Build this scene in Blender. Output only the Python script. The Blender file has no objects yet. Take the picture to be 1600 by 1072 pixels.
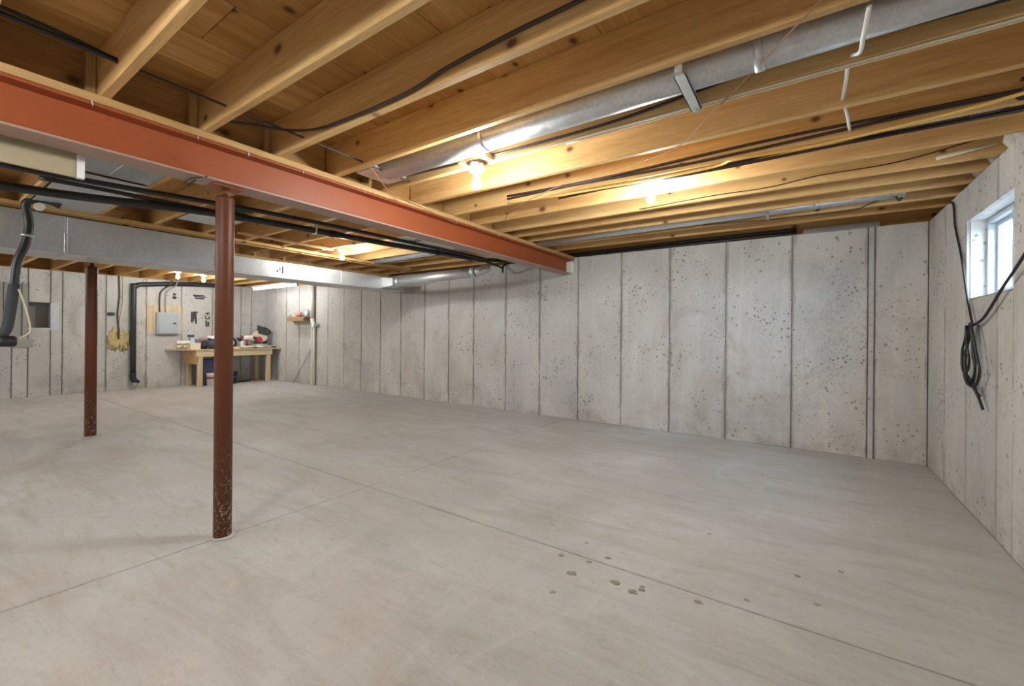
import bpy, bmesh, math, random
from mathutils import Vector, Matrix, noise as mnoise
random.seed(7)
S = bpy.context.scene
C = S.collection

# ------------------------------------------------------------------ camera, world, exposure
cd = bpy.data.cameras.new('camera'); cam = bpy.data.objects.new('camera', cd); C.objects.link(cam)
cd.sensor_width = 36; cd.lens = 671.47 / 1600 * 36; cd.shift_y = -14.86 / 1600; cd.clip_start = 0.02
cam.matrix_world = (Matrix.Translation((0, 0, 1.27)) @ Matrix.Rotation(0.6011, 4, 'Z')
                    @ Matrix.Rotation(math.pi / 2, 4, 'X') @ Matrix.Rotation(0.0085, 4, 'Z'))
S.camera = cam
S.view_settings.view_transform = 'Standard'; S.view_settings.look = 'None'
S.view_settings.gamma = 1; S.view_settings.use_curve_mapping = False
S.view_settings.exposure = 1.98
W = bpy.data.worlds.new('overcast_sky'); S.world = W; W.use_nodes = True
W.node_tree.nodes['Background'].inputs[0].default_value = (0.62, 0.79, 1.0, 1)
W.node_tree.nodes['Background'].inputs[1].default_value = 8.0
BULB = 195.0          # radiance of a lit bulb
TUBE = 10.0           # radiance of the fluorescent tube
WARM = (0.97, 1.0, 0.97, 1)

# ------------------------------------------------------------------ room numbers (metres)
XL, XR, YB, YF = -12.03, 0.99, 5.81, -3.3     # left wall, right wall, long wall, wall behind the camera
WT, JB, JT = 2.41, 2.42, 2.655               # wall top, joist bottom, joist top

# ------------------------------------------------------------------ materials
MATS = {}
def newmat(name):
    m = bpy.data.materials.new(name); m.use_nodes = True; MATS[name] = m
    nt = m.node_tree
    return m, nt, nt.nodes['Principled BSDF']
def N(nt, t, **kw):
    n = nt.nodes.new(t)
    for k, v in kw.items():
        if k.startswith('i_'): n.inputs[k[2:].replace('_', ' ')].default_value = v
        else: setattr(n, k, v)
    return n
def pos(nt, scale=(1, 1, 1), rnd=0.0):
    g = N(nt, 'ShaderNodeNewGeometry')
    mp = N(nt, 'ShaderNodeMapping'); mp.inputs['Scale'].default_value = scale
    if rnd:
        oi = N(nt, 'ShaderNodeObjectInfo')
        vm = N(nt, 'ShaderNodeVectorMath', operation='SCALE'); vm.inputs[0].default_value = (1, 1.7, 2.3)
        mu = N(nt, 'ShaderNodeMath', operation='MULTIPLY'); mu.inputs[1].default_value = rnd
        nt.links.new(oi.outputs['Random'], mu.inputs[0]); nt.links.new(mu.outputs[0], vm.inputs['Scale'])
        nt.links.new(vm.outputs[0], mp.inputs['Location'])
    nt.links.new(g.outputs['Position'], mp.inputs['Vector'])
    return mp.outputs[0]
def noise(nt, vec, scale, detail=4, rough=.55, dist=0):
    n = N(nt, 'ShaderNodeTexNoise'); n.inputs['Scale'].default_value = scale; n.inputs['Detail'].default_value = detail
    n.inputs['Roughness'].default_value = rough; n.inputs['Distortion'].default_value = dist
    nt.links.new(vec, n.inputs['Vector']); return n.outputs['Fac']
def ramp(nt, fac, stops):
    r = N(nt, 'ShaderNodeValToRGB'); e = r.color_ramp.elements
    while len(e) < len(stops): e.new(0.5)
    for el, (p, c) in zip(e, stops):
        el.position = p; el.color = (c[0], c[1], c[2], 1) if isinstance(c, tuple) else (c, c, c, 1)
    nt.links.new(fac, r.inputs[0]); return r.outputs[0]
def mix(nt, fac, a, b, mode='MIX'):
    m = N(nt, 'ShaderNodeMix', data_type='RGBA', blend_type=mode)
    for s, v in ((0, fac), (6, a), (7, b)):
        if isinstance(v, (int, float)): m.inputs[s].default_value = v
        elif isinstance(v, tuple): m.inputs[s].default_value = (v[0], v[1], v[2], 1)
        else: nt.links.new(v, m.inputs[s])
    return m.outputs[2]
def mth(nt, op, a, b=None):
    m = N(nt, 'ShaderNodeMath', operation=op)
    for i, v in enumerate((a, b)):
        if v is None: continue
        if isinstance(v, (int, float)): m.inputs[i].default_value = v
        else: nt.links.new(v, m.inputs[i])
    return m.outputs[0]
def objrand(nt): return N(nt, 'ShaderNodeObjectInfo').outputs['Random']
def bump(nt, b, h, strength=.3, dist=.01):
    n = N(nt, 'ShaderNodeBump'); n.inputs['Strength'].default_value = strength; n.inputs['Distance'].default_value = dist
    nt.links.new(h, n.inputs['Height']); nt.links.new(n.outputs[0], b.inputs['Normal'])
def plain(name, col, rough=.6, metal=0.0, var=.12, spec=None):
    m, nt, b = newmat(name)
    f = noise(nt, pos(nt), 35, 3)
    nt.links.new(mix(nt, f, tuple(c * (1 - var) for c in col), tuple(min(1, c * (1 + var)) for c in col)), b.inputs['Base Color'])
    b.inputs['Roughness'].default_value = rough; b.inputs['Metallic'].default_value = metal
    if spec is not None: b.inputs['Specular IOR Level'].default_value = spec
    return m
def emit(name, col, st):
    m, nt, b = newmat(name)
    b.inputs['Base Color'].default_value = (.9, .9, .9, 1)
    b.inputs['Emission Color'].default_value = col; b.inputs['Emission Strength'].default_value = st
    return m
def concrete_wall(axis):
    m, nt, b = newmat('wall_concrete')
    p = pos(nt)
    big = noise(nt, pos(nt, (.9, .9, .45)), 1.5, 5, .6, .6)
    col = ramp(nt, big, [(.25, (.46, .46, .45)), (.5, (.57, .565, .55)), (.75, (.66, .65, .63))])
    # vertical streaks of cement paste
    st = noise(nt, pos(nt, (9, 9, .5)), 1.6, 4, .6, .3)
    col = mix(nt, mth(nt, 'MULTIPLY', ramp(nt, st, [(.52, 0.), (.72, 1.)]), .35), col, (.70, .68, .64))
    # rusty and grey water stains
    sn = noise(nt, pos(nt, (1, 1, .8)), 1.1, 5, .65, 1.)
    col = mix(nt, mth(nt, 'MULTIPLY', ramp(nt, sn, [(.56, 0.), (.70, 1.)]), .5), col, (.36, .315, .25))
    sx = N(nt, 'ShaderNodeSeparateXYZ'); nt.links.new(p, sx.inputs[0])
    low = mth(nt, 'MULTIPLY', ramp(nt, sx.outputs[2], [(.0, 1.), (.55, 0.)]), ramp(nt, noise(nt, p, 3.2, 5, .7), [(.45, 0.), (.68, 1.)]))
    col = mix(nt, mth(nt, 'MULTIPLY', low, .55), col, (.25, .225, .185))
    tc = N(nt, 'ShaderNodeTexCoord'); sg = N(nt, 'ShaderNodeSeparateXYZ'); nt.links.new(tc.outputs['Generated'], sg.inputs[0])
    ge = sg.outputs[axis]; edge = mth(nt, 'MINIMUM', ge, mth(nt, 'SUBTRACT', 1., ge))
    ragged = mth(nt, 'ADD', edge, mth(nt, 'MULTIPLY', mth(nt, 'SUBTRACT', noise(nt, pos(nt, (6, 6, 1.5)), 2.2, 5, .7), .5), .22))
    col = mix(nt, ramp(nt, ragged, [(.0, .55), (.035, .0)]), col, (.27, .245, .21))
    rough = noise(nt, pos(nt, (1, 1, .7)), .8, 3, .6)
    hc = mth(nt, 'MULTIPLY', ramp(nt, rough, [(.52, 0.), (.62, 1.)]), ramp(nt, noise(nt, p, 38, 4, .75), [(.50, 0.), (.60, 1.)]))
    col = mix(nt, mth(nt, 'MULTIPLY', hc, .42), col, (.27, .25, .22))
    # coarse mottling and air holes
    mo = noise(nt, p, 26, 4, .7)
    col = mix(nt, ramp(nt, mo, [(.54, 0.), (.74, .50)]), col, (.33, .32, .30))
    v = N(nt, 'ShaderNodeTexVoronoi'); v.inputs['Scale'].default_value = 19; nt.links.new(p, v.inputs['Vector'])
    hm = noise(nt, p, 2.4, 3, .6)
    hole = mth(nt, 'LESS_THAN', v.outputs['Distance'], mth(nt, 'MULTIPLY', ramp(nt, hm, [(.36, 0.), (.68, 1.)]), .30))
    col = mix(nt, mth(nt, 'MULTIPLY', hole, .75), col, (.19, .18, .165))
    v2 = N(nt, 'ShaderNodeTexVoronoi'); v2.inputs['Scale'].default_value = 5.5; nt.links.new(p, v2.inputs['Vector'])
    hole2 = mth(nt, 'LESS_THAN', v2.outputs['Distance'], .085)
    col = mix(nt, mth(nt, 'MULTIPLY', hole2, .6), col, (.20, .19, .175))
    r = objrand(nt)
    col = mix(nt, 1.0, col, ramp(nt, r, [(0., (.90, .905, .92)), (.5, (.97, .96, .94)), (1., (1., 1., 1.))]), 'MULTIPLY')
    nt.links.new(col, b.inputs['Base Color'])
    b.inputs['Roughness'].default_value = .88; b.inputs['Specular IOR Level'].default_value = .25
    h = mth(nt, 'SUBTRACT', mth(nt, 'MULTIPLY', noise(nt, p, 40, 5, .7), .5), hole)
    bump(nt, b, h, .35, .004)
    return m
def concrete_floor():
    m, nt, b = newmat('floor_concrete')
    p = pos(nt)
    a = noise(nt, pos(nt, (.55, .8, 1)), .9, 6, .6, .8)
    col = ramp(nt, a, [(.28, (.41, .41, .39)), (.45, (.51, .513, .50)), (.6, (.57, .577, .572)), (.78, (.67, .68, .685))])
    tr = noise(nt, pos(nt, (.5, 2.2, 1)), 1.7, 6, .68, 1.2)          # trowel streaks
    col = mix(nt, mth(nt, 'MULTIPLY', ramp(nt, tr, [(.47, 0.), (.68, 1.)]), .50), col, (.36, .345, .315))
    tr2 = noise(nt, pos(nt, (2.0, .6, 1)), 1.5, 6, .7, 1.5)
    col = mix(nt, mth(nt, 'MULTIPLY', ramp(nt, tr2, [(.55, 0.), (.72, 1.)]), .35), col, (.68, .67, .64))
    fs = noise(nt, pos(nt, (1.2, 7, 1)), 2.4, 6, .72, 1.6)
    col = mix(nt, mth(nt, 'MULTIPLY', ramp(nt, fs, [(.54, 0.), (.68, 1.)]), .38), col, (.33, .315, .29))
    br = noise(nt, p, .75, 4, .6, .5)
    col = mix(nt, mth(nt, 'MULTIPLY', ramp(nt, br, [(.52, 0.), (.70, 1.)]), .32), col, (.46, .38, .29))
    mo = noise(nt, p, 22, 6, .78)
    col = mix(nt, ramp(nt, mo, [(.53, 0.), (.74, .48)]), col, (.32, .305, .28))
    gr = noise(nt, pos(nt, (5, 9, 1)), 7, 6, .8, .5)
    col = mix(nt, ramp(nt, gr, [(.55, 0.), (.68, .32)]), col, (.74, .735, .715))
    v = N(nt, 'ShaderNodeTexVoronoi'); v.inputs['Scale'].default_value = 3.1; nt.links.new(p, v.inputs['Vector'])
    sp = mth(nt, 'LESS_THAN', v.outputs['Distance'], mth(nt, 'MULTIPLY', ramp(nt, noise(nt, p, 1.3, 2), [(.52, 0.), (.75, 1.)]), .13))
    col = mix(nt, mth(nt, 'MULTIPLY', sp, .6), col, (.22, .20, .175))
    nt.links.new(col, b.inputs['Base Color'])
    nt.links.new(ramp(nt, a, [(.3, .52), (.7, .68)]), b.inputs['Roughness'])
    b.inputs['Specular IOR Level'].default_value = .3
    bump(nt, b, mth(nt, 'ADD', mth(nt, 'MULTIPLY', mo, .5), tr), .12, .006)
    return m
def wood(name, axis, light, mid, dark, knots=.9, rough=.62, tint=.16, flat=2, kscale=1.0):
    """pine with its grain along one axis of the room"""
    m, nt, b = newmat(name)
    k = {'x': (.55, 9, 9), 'y': (9, .55, 9), 'z': (9, 9, .55)}[axis]
    p = pos(nt, k, 31.0)
    g = noise(nt, p, 1.0, 5, .62, .9)
    col = ramp(nt, g, [(.30, dark), (.46, mid), (.62, light), (.74, mid)])
    rings = noise(nt, pos(nt, tuple(c * 2.6 for c in k), 13.), 1.0, 6, .68, 1.8)
    col = mix(nt, mth(nt, 'MULTIPLY', ramp(nt, rings, [(.46, 0.), (.50, 1.), (.56, .2), (.62, .9), (.68, 0.)]), .34), col, tuple(c * .72 for c in dark))
    fine = noise(nt, pos(nt, tuple(c * 7 for c in k), 17.), 1.2, 4, .65)
    col = mix(nt, mth(nt, 'MULTIPLY', ramp(nt, fine, [(.5, 0.), (.75, 1.)]), .25), col, tuple(c * .62 for c in dark))
    sep = N(nt, 'ShaderNodeSeparateXYZ'); nt.links.new(pos(nt, (1, 1, 1), 29.), sep.inputs[0])
    cmb = N(nt, 'ShaderNodeCombineXYZ')
    iu, iw = {'x': (0, 2), 'y': (1, flat), 'z': (2, 1)}[axis]
    nt.links.new(mth(nt, 'MULTIPLY', sep.outputs[iu], 2.3), cmb.inputs[0]); nt.links.new(mth(nt, 'MULTIPLY', sep.outputs[iw], 3.3), cmb.inputs[1])
    v = N(nt, 'ShaderNodeTexVoronoi', voronoi_dimensions='2D'); v.inputs['Scale'].default_value = kscale; nt.links.new(cmb.outputs[0], v.inputs['Vector'])
    vc = N(nt, 'ShaderNodeSeparateColor'); nt.links.new(v.outputs['Color'], vc.inputs[0])
    on = mth(nt, 'GREATER_THAN', vc.outputs[0], .35)
    kd = mth(nt, 'DIVIDE', v.outputs['Distance'], mth(nt, 'ADD', mth(nt, 'MULTIPLY', vc.outputs[1], .7), .5))
    kn = mth(nt, 'MULTIPLY', on, ramp(nt, kd, [(.035, 1.), (.052, .8), (.075, .30), (.13, 0.)]))
    col = mix(nt, mth(nt, 'MULTIPLY', kn, knots), col, (.10, .042, .014))
    col = mix(nt, 1.0, col, ramp(nt, objrand(nt), [(0., (1 - tint, 1 - tint * 1.25, 1 - tint * 1.6)), (1., (1., 1., 1.))]), 'MULTIPLY')
    nt.links.new(col, b.inputs['Base Color'])
    b.inputs['Roughness'].default_value = rough; b.inputs['Specular IOR Level'].default_value = .3
    bump(nt, b, g, .12, .004)
    return m
def galvanised():
    m, nt, b = newmat('galvanised_steel')
    p = pos(nt)
    v = N(nt, 'ShaderNodeTexVoronoi'); v.inputs['Scale'].default_value = 75; nt.links.new(p, v.inputs['Vector'])
    sx = N(nt, 'ShaderNodeSeparateColor'); nt.links.new(v.outputs['Color'], sx.inputs[0])
    col = mix(nt, sx.outputs[0], (.56, .58, .60), (.66, .68, .70))
    col = mix(nt, ramp(nt, noise(nt, p, 3.5, 4, .6), [(.5, 0.), (.75, .4)]), col, (.44, .45, .45))
    nt.links.new(col, b.inputs['Base Color']); b.inputs['Metallic'].default_value = .72
    nt.links.new(ramp(nt, sx.outputs[1], [(0., .34), (1., .5)]), b.inputs['Roughness'])
    return m
def red_paint(name, base, worn, amount, chips):
    m, nt, b = newmat(name)
    p = pos(nt)
    col = mix(nt, noise(nt, p, 5, 5, .6), tuple(c * .86 for c in base), tuple(min(1, c * 1.12) for c in base))
    w = ramp(nt, noise(nt, p, 14, 6, .72), [(.60, 0.), (.66, 1.)])
    col = mix(nt, mth(nt, 'MULTIPLY', w, amount), col, worn)
    if chips:                                                     # bare spatter low on the post
        sx = N(nt, 'ShaderNodeSeparateXYZ'); nt.links.new(p, sx.inputs[0])
        z = ramp(nt, sx.outputs[2], [(.0, 1.), (.28, .55), (.62, 0.)])
        c = ramp(nt, noise(nt, p, 62, 4, .7), [(.56, 0.), (.60, 1.)])
        col = mix(nt, mth(nt, 'MULTIPLY', z, c), col, (.62, .50, .42))
    nt.links.new(col, b.inputs['Base Color'])
    b.inputs['Roughness'].default_value = .48
    bump(nt, b, w, .1, .002)
    return m
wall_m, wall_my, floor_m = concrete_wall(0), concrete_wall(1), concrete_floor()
joist_m = wood('joist_pine', 'x', (.80, .55, .26), (.72, .455, .19), (.57, .325, .115))
plate_m = wood('plate_pine', 'y', (.74, .50, .25), (.64, .40, .18), (.50, .29, .11), .5)
block_m = wood('blocking_pine', 'y', (.64, .41, .17), (.55, .32, .12), (.42, .23, .075), .8)
post_w = wood('stud_pine', 'z', (.72, .50, .26), (.64, .42, .20), (.50, .30, .12), .5)
ply_m = wood('subfloor_plywood', 'y', (.76, .47, .18), (.66, .38, .13), (.52, .27, .08), .95, .6, .34, 0, 1.25)
bench_leg = wood('bench_leg_pine', 'z', (.80, .68, .46), (.74, .61, .40), (.62, .48, .29), .4)
bench_y = wood('bench_pine', 'y', (.82, .71, .50), (.77, .65, .44), (.66, .53, .33), .4)
osb_m = wood('panel_plywood', 'z', (.84, .76, .60), (.78, .68, .51), (.66, .54, .37), .3)
galv_m = galvanised()
beam_m = red_paint('red_oxide_paint', (.335, .078, .022), (.22, .052, .02), .45, False)
beam_pale = red_paint('bounce_lit_red_oxide', (.40, .26, .21), (.36, .17, .10), .4, False)  # paler red: light bounced onto the flange underside, put into the colour
post_m = red_paint('rust_red_post', (.125, .031, .008), (.07, .016, .004), .5, True)
black_m = plain('black_plastic', (.018, .018, .020), .42)
dkbrown_m = plain('dark_brown_sheath', (.045, .028, .022), .45)
cream_cable = plain('cream_sheath', (.72, .64, .48), .5)
yellow_cable = plain('yellow_sheath', (.74, .47, .13), .5)
white_m = plain('white_plastic', (.82, .81, .78), .45)
porc_m = plain('white_porcelain', (.85, .84, .80), .25)
steel_m = plain('zinc_steel', (.50, .51, .52), .38, .8)
beige_m = plain('beige_paint', (.40, .335, .215), .75, 0, .05)
grey_box = plain('grey_enamel', (.40, .46, .50), .4, 0, .04)
grey_sheet = plain('grey_sheet', (.34, .335, .31), .6, .1, .08)
cream_pipe = plain('cream_pvc', (.74, .69, .57), .45, 0, .06)
foam_y = plain('yellow_foam', (.52, .42, .20), .9, 0, .3)
insul_m = plain('white_insulation', (.80, .78, .72), .95, 0, .1)
paint_k = plain('black_stencil_ink', (.045, .045, .048), .9, 0, .3)
navy_m = plain('navy_plastic', (.035, .050, .085), .4)
dark_m = plain('charcoal_cloth', (.055, .058, .068), .8)
red_pl = plain('red_plastic', (.42, .05, .06), .4)
mauve_m = plain('mauve_plastic', (.30, .24, .26), .5)
ltblue_m = plain('pale_blue_plastic', (.55, .68, .76), .4)
pink_m = plain('pink_cloth', (.62, .36, .32), .8)
purple_m = plain('purple_box_print', (.085, .085, .20), .5, 0, .5)
shelfw_m = plain('shelf_wood', (.36, .20, .10), .6)
tan_m = plain('tan_card', (.74, .66, .52), .8)
alum_m = plain('cast_aluminium', (.60, .60, .57), .4, .6)
vinyl_m = plain('white_vinyl', (.46, .50, .56), .4)
bulb_m = emit('lit_bulb', WARM, BULB)
tube_m = emit('lit_tube', (.94, .97, 1., 1), TUBE)
tube_fill = emit('fill_tube', (.96, .985, 1., 1), TUBE * 2.1)  # glow of the fill strips added behind the camera
leaf_m = plain('conifer_needles', (.05, .09, .06), .9, 0, .4)
soil_m = plain('outside_soil', (.30, .27, .22), .95, 0, .3)
def glass_mat():
    m, nt, b = newmat('window_glass')
    out = nt.nodes['Material Output']; nt.nodes.remove(b)
    t = N(nt, 'ShaderNodeBsdfTransparent'); g = N(nt, 'ShaderNodeBsdfGlossy'); g.inputs['Roughness'].default_value = .03
    t.inputs[0].default_value = (.93, .96, .97, 1)
    lw = N(nt, 'ShaderNodeLayerWeight'); fr = mth(nt, 'ADD', mth(nt, 'MULTIPLY', mth(nt, 'POWER', lw.outputs['Facing'], 5.), .7), .04)
    mx = N(nt, 'ShaderNodeMixShader'); nt.links.new(fr, mx.inputs[0]); nt.links.new(t.outputs[0], mx.inputs[1]); nt.links.new(g.outputs[0], mx.inputs[2])
    nt.links.new(mx.outputs[0], out.inputs[0]); return m
glass_m = glass_mat()

# ------------------------------------------------------------------ mesh helpers (all take room coordinates)
def box(bm, x0, x1, y0, y1, z0, z1, bev=0.0):
    r = bmesh.ops.create_cube(bm, size=1)['verts']
    x0, x1 = min(x0, x1), max(x0, x1); y0, y1 = min(y0, y1), max(y0, y1); z0, z1 = min(z0, z1), max(z0, z1)
    for v in r:
        v.co = Vector(((x0 + x1) / 2 + v.co.x * (x1 - x0), (y0 + y1) / 2 + v.co.y * (y1 - y0), (z0 + z1) / 2 + v.co.z * (z1 - z0)))
    if bev:
        es = list({e for v in r for e in v.link_edges})
        bmesh.ops.bevel(bm, geom=es, offset=bev, segments=1, affect='EDGES')
    return bm
def bx(*a): return box(bmesh.new(), *a)
def smooth_path(pts, n=6):
    pts = [Vector(p) for p in pts]
    if len(pts) < 3: return pts
    out = []
    q = [2 * pts[0] - pts[1]] + pts + [2 * pts[-1] - pts[-2]]
    for i in range(1, len(q) - 2):
        a, b, c, d = q[i - 1:i + 3]
        for k in range(n):
            t = k / n
            out.append(.5 * ((2 * b) + (c - a) * t + (2 * a - 5 * b + 4 * c - d) * t * t + (3 * b - a - 3 * c + d) * t ** 3))
    out.append(pts[-1]); return out
def tube(bm, pts, r, seg=8, smooth=6, cap=True):
    pts = smooth_path(pts, smooth) if smooth else [Vector(p) for p in pts]
    rings = []; up = None
    for i, p in enumerate(pts):
        t = (pts[min(i + 1, len(pts) - 1)] - pts[max(i - 1, 0)]).normalized()
        if up is None: up = t.orthogonal().normalized()
        up = (up - t * up.dot(t)).normalized(); sd = t.cross(up)
        rr = r[i] if isinstance(r, list) else r
        rings.append([bm.verts.new(p + (up * math.cos(2 * math.pi * k / seg) + sd * math.sin(2 * math.pi * k / seg)) * rr) for k in range(seg)])
    for a, b in zip(rings, rings[1:]):
        for k in range(seg):
            f = bm.faces.new((a[k], a[(k + 1) % seg], b[(k + 1) % seg], b[k])); f.smooth = True
    if cap:
        bm.faces.new(rings[0][::-1]); bm.faces.new(rings[-1])
    return bm
def tb(pts, r, seg=8, smooth=6): return tube(bmesh.new(), pts, r, seg, smooth)
def lathe(bm, c, prof, seg=20, axis='z'):
    """profile of (radius, height) turned about an axis through c"""
    rings = []
    for r, h in prof:
        ring = []
        for k in range(seg):
            a = 2 * math.pi * k / seg; u, w = r * math.cos(a), r * math.sin(a)
            o = {'z': (u, w, h), 'x': (h, u, w), 'y': (w, h, u)}[axis]
            ring.append(bm.verts.new(Vector(c) + Vector(o)))
        rings.append(ring)
    for a, b in zip(rings, rings[1:]):
        for k in range(seg):
            f = bm.faces.new((a[k], a[(k + 1) % seg], b[(k + 1) % seg], b[k])); f.smooth = True
    bm.faces.new(rings[0][::-1]); bm.faces.new(rings[-1]); return bm
def lt(*a, **k): return lathe(bmesh.new(), *a, **k)
def blob(bm, c, r, seed=0, amp=.25, sub=2, freq=1.6):
    """lumpy soft thing"""
    vs = bmesh.ops.create_icosphere(bm, subdivisions=sub, radius=1)['verts']
    for v in vs:
        d = 1 + amp * mnoise.noise(v.co * freq + Vector((seed * 3.1, seed, 0)))
        v.co = Vector(c) + Vector((v.co.x * r[0] * d, v.co.y * r[1] * d, v.co.z * r[2] * d))
    for v in vs:
        for f in v.link_faces: f.smooth = True
    return bm
def bl(*a, **k): return blob(bmesh.new(), *a, **k)
def prism(bm, poly, axis, a0, a1):
    """polygon in the two other axes, extruded along one"""
    def pt(u, w, a): return {'x': (a, u, w), 'y': (u, a, w), 'z': (u, w, a)}[axis]
    A = [bm.verts.new(pt(u, w, a0)) for u, w in poly]; B = [bm.verts.new(pt(u, w, a1)) for u, w in poly]
    bm.faces.new(A); bm.faces.new(B[::-1]); n = len(poly)
    for i in range(n): bm.faces.new((A[i], B[i], B[(i + 1) % n], A[(i + 1) % n]))
    bmesh.ops.recalc_face_normals(bm, faces=bm.faces); return bm
ORG = {}
def setp(o, label=None, cat=None, group=None, kind=None):
    for k, v in (('label', label), ('category', cat), ('group', group), ('kind', kind)):
        if v: o[k] = v
    return o
def obj(name, bm, mat, parent=None, label=None, cat=None, group=None, kind=None):
    bmesh.ops.recalc_face_normals(bm, faces=bm.faces)
    lo = Vector([min(v.co[i] for v in bm.verts) for i in range(3)]); hi = Vector([max(v.co[i] for v in bm.verts) for i in range(3)])
    o0 = Vector(((lo.x + hi.x) / 2, (lo.y + hi.y) / 2, lo.z))
    for v in bm.verts: v.co -= o0
    me = bpy.data.meshes.new(name); bm.to_mesh(me); bm.free(); me.materials.append(mat)
    o = bpy.data.objects.new(name, me); C.objects.link(o); ORG[o] = o0
    if parent: o.parent = parent; o.location = o0 - ORG[parent]
    else: o.location = o0
    return setp(o, label, cat, group, kind)
def thing(name, loc, label, cat, group=None, kind=None):
    o = bpy.data.objects.new(name, None); C.objects.link(o); o.location = loc; ORG[o] = Vector(loc); o.empty_display_size = .1
    return setp(o, label, cat, group, kind)

# ------------------------------------------------------------------ floor: slab cut by two control joints
JX, JY = -2.972, 2.259
fl = obj('floor', bx(XL - .2, XR + .2, YF - .2, YB + .2, -.16, -.014), floor_m, None, 'grey concrete basement floor cut by two thin joints', None, None, 'structure')
g = .006
for x0, x1 in ((XL, JX - g), (JX + g, XR)):
    for y0, y1 in ((YF, JY - g), (JY + g, YB)):
        obj('slab', bx(x0, x1, y0, y1, -.014, 0, .003), floor_m, fl)

# ------------------------------------------------------------------ poured concrete walls, one piece for every form panel
def wall(name, axis, at, out, lo, hi, seams, hole=None, depth=.2, label=None):
    """axis: the axis along the wall; at: inner face; out: +1/-1 outward; hole: (a0, a1, z0, z1)"""
    def B(bm, a0, a1, d0, d1, z0, z1, bev=0.):
        p, q = at + out * d0, at + out * d1
        if axis == 'x': return box(bm, a0, a1, p, q, z0, z1, bev)
        return box(bm, p, q, a0, a1, z0, z1, bev)
    bm = bmesh.new(); e0, e1 = lo - .2, hi + .2
    if hole:
        a0, a1, z0, z1 = hole
        B(bm, e0, a0, .02, depth, -.15, WT); B(bm, a1, e1, .02, depth, -.15, WT)
        B(bm, a0, a1, .02, depth, -.15, z0); B(bm, a0, a1, .02, depth, z1, WT)
    else: B(bm, e0, e1, .02, depth, -.15, WT)
    wm = wall_m if axis == 'x' else wall_my
    w = obj(name, bm, wm, None, label, None, None, 'structure')
    s = sorted([lo] + [q for q in seams if lo < q < hi] + [hi])
    if hole:
        s = sorted(set(s + [q for q in hole[:2] if min(abs(q - t) for t in s) > .03]))
    for a, b in zip(s, s[1:]):
        proud = random.uniform(0, .005); gg = random.choice((.0035, .005, .0065))
        if b - a < .1: proud = .009
        rng = [(0.0, WT)]
        if hole and (a + b) / 2 > hole[0] and (a + b) / 2 < hole[1]: rng = [(0.0, hole[2]), (hole[3], WT)]
        for z0, z1 in rng:
            bm = bmesh.new(); B(bm, a + gg, b - gg, -proud + .0, .021, z0, z1, .0025)
            obj('form_panel', bm, wm, w)
    return w
seam_b = [.58, .524, -.138, -.814, -1.48, -2.138, -2.795, -3.456, -4.108, -4.793, -5.38, -6.005, -6.67, -7.296, -7.932, -8.551, -9.166, -9.664, -10.394, -10.996, -11.5]
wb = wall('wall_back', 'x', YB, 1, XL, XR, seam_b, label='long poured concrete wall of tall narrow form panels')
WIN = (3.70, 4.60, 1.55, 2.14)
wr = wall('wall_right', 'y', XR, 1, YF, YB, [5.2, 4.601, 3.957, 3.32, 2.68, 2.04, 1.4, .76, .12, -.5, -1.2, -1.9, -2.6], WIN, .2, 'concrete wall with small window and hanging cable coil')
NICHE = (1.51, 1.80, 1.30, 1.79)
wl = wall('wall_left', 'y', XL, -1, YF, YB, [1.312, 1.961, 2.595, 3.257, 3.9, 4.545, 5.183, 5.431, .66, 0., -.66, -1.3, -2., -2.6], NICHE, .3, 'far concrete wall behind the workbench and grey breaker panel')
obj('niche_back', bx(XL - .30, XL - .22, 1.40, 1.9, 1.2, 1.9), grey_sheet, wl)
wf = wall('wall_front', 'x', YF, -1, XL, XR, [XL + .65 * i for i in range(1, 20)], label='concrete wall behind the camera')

# ------------------------------------------------------------------ ceiling: plywood deck, joists, blocking
ce = obj('ceiling', bx(XL - .3, XR + .3, YF - .3, YB + .3, JT + .018, JT + .05), ply_m, None, 'open ceiling of pine joists under a plywood subfloor', None, None, 'structure')
xs = [-2.937, -2.686, -2.384, -2.02, -1.401, -.79, -.18, .43, XR + .2]
while xs[0] > XL - .2: xs.insert(0, xs[0] - .61)
for i, (a, b) in enumerate(zip(xs, xs[1:])):
    y = YF - .2 - (i * .83) % 2.4
    while y < YB + .2:
        y2 = min(y + 2.44, YB + .2); y1 = max(y, YF - .2)
        if y2 - y1 > .05: obj('subfloor_sheet', bx(a + .0015, b - .0015, y1 + .0015, y2 - .0015, JT, JT + .018, .001), ply_m, ce)
        y += 2.44
def joist(x0, x1, y, w=.041, z0=JB, z1=JT, name='joist'):
    return obj(name, bx(x0, x1, y - w / 2, y + w / 2, z0, z1, .004), joist_m, ce)
JR = [.61, 1.045, 1.465, 1.885, 2.30, 2.715, 3.15, 3.57, 3.97, 4.27, 4.57, 4.92, 5.25]
JN = [.635 - .43 * i for i in range(1, 10)]
for y in JR + JN: joist(-2.985, XR + .12, y)
JL = [.26, .70, 1.20, 1.65, 2.12, 2.58, 3.03, 3.48, 3.91, 4.33, 4.75, 5.18, 5.62]
for y in JL + [.26 - .45 * i for i in range(1, 8)]:
    joist(-7.08, -3.03, y); joist(XL - .12, -6.98, y + .17)
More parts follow.
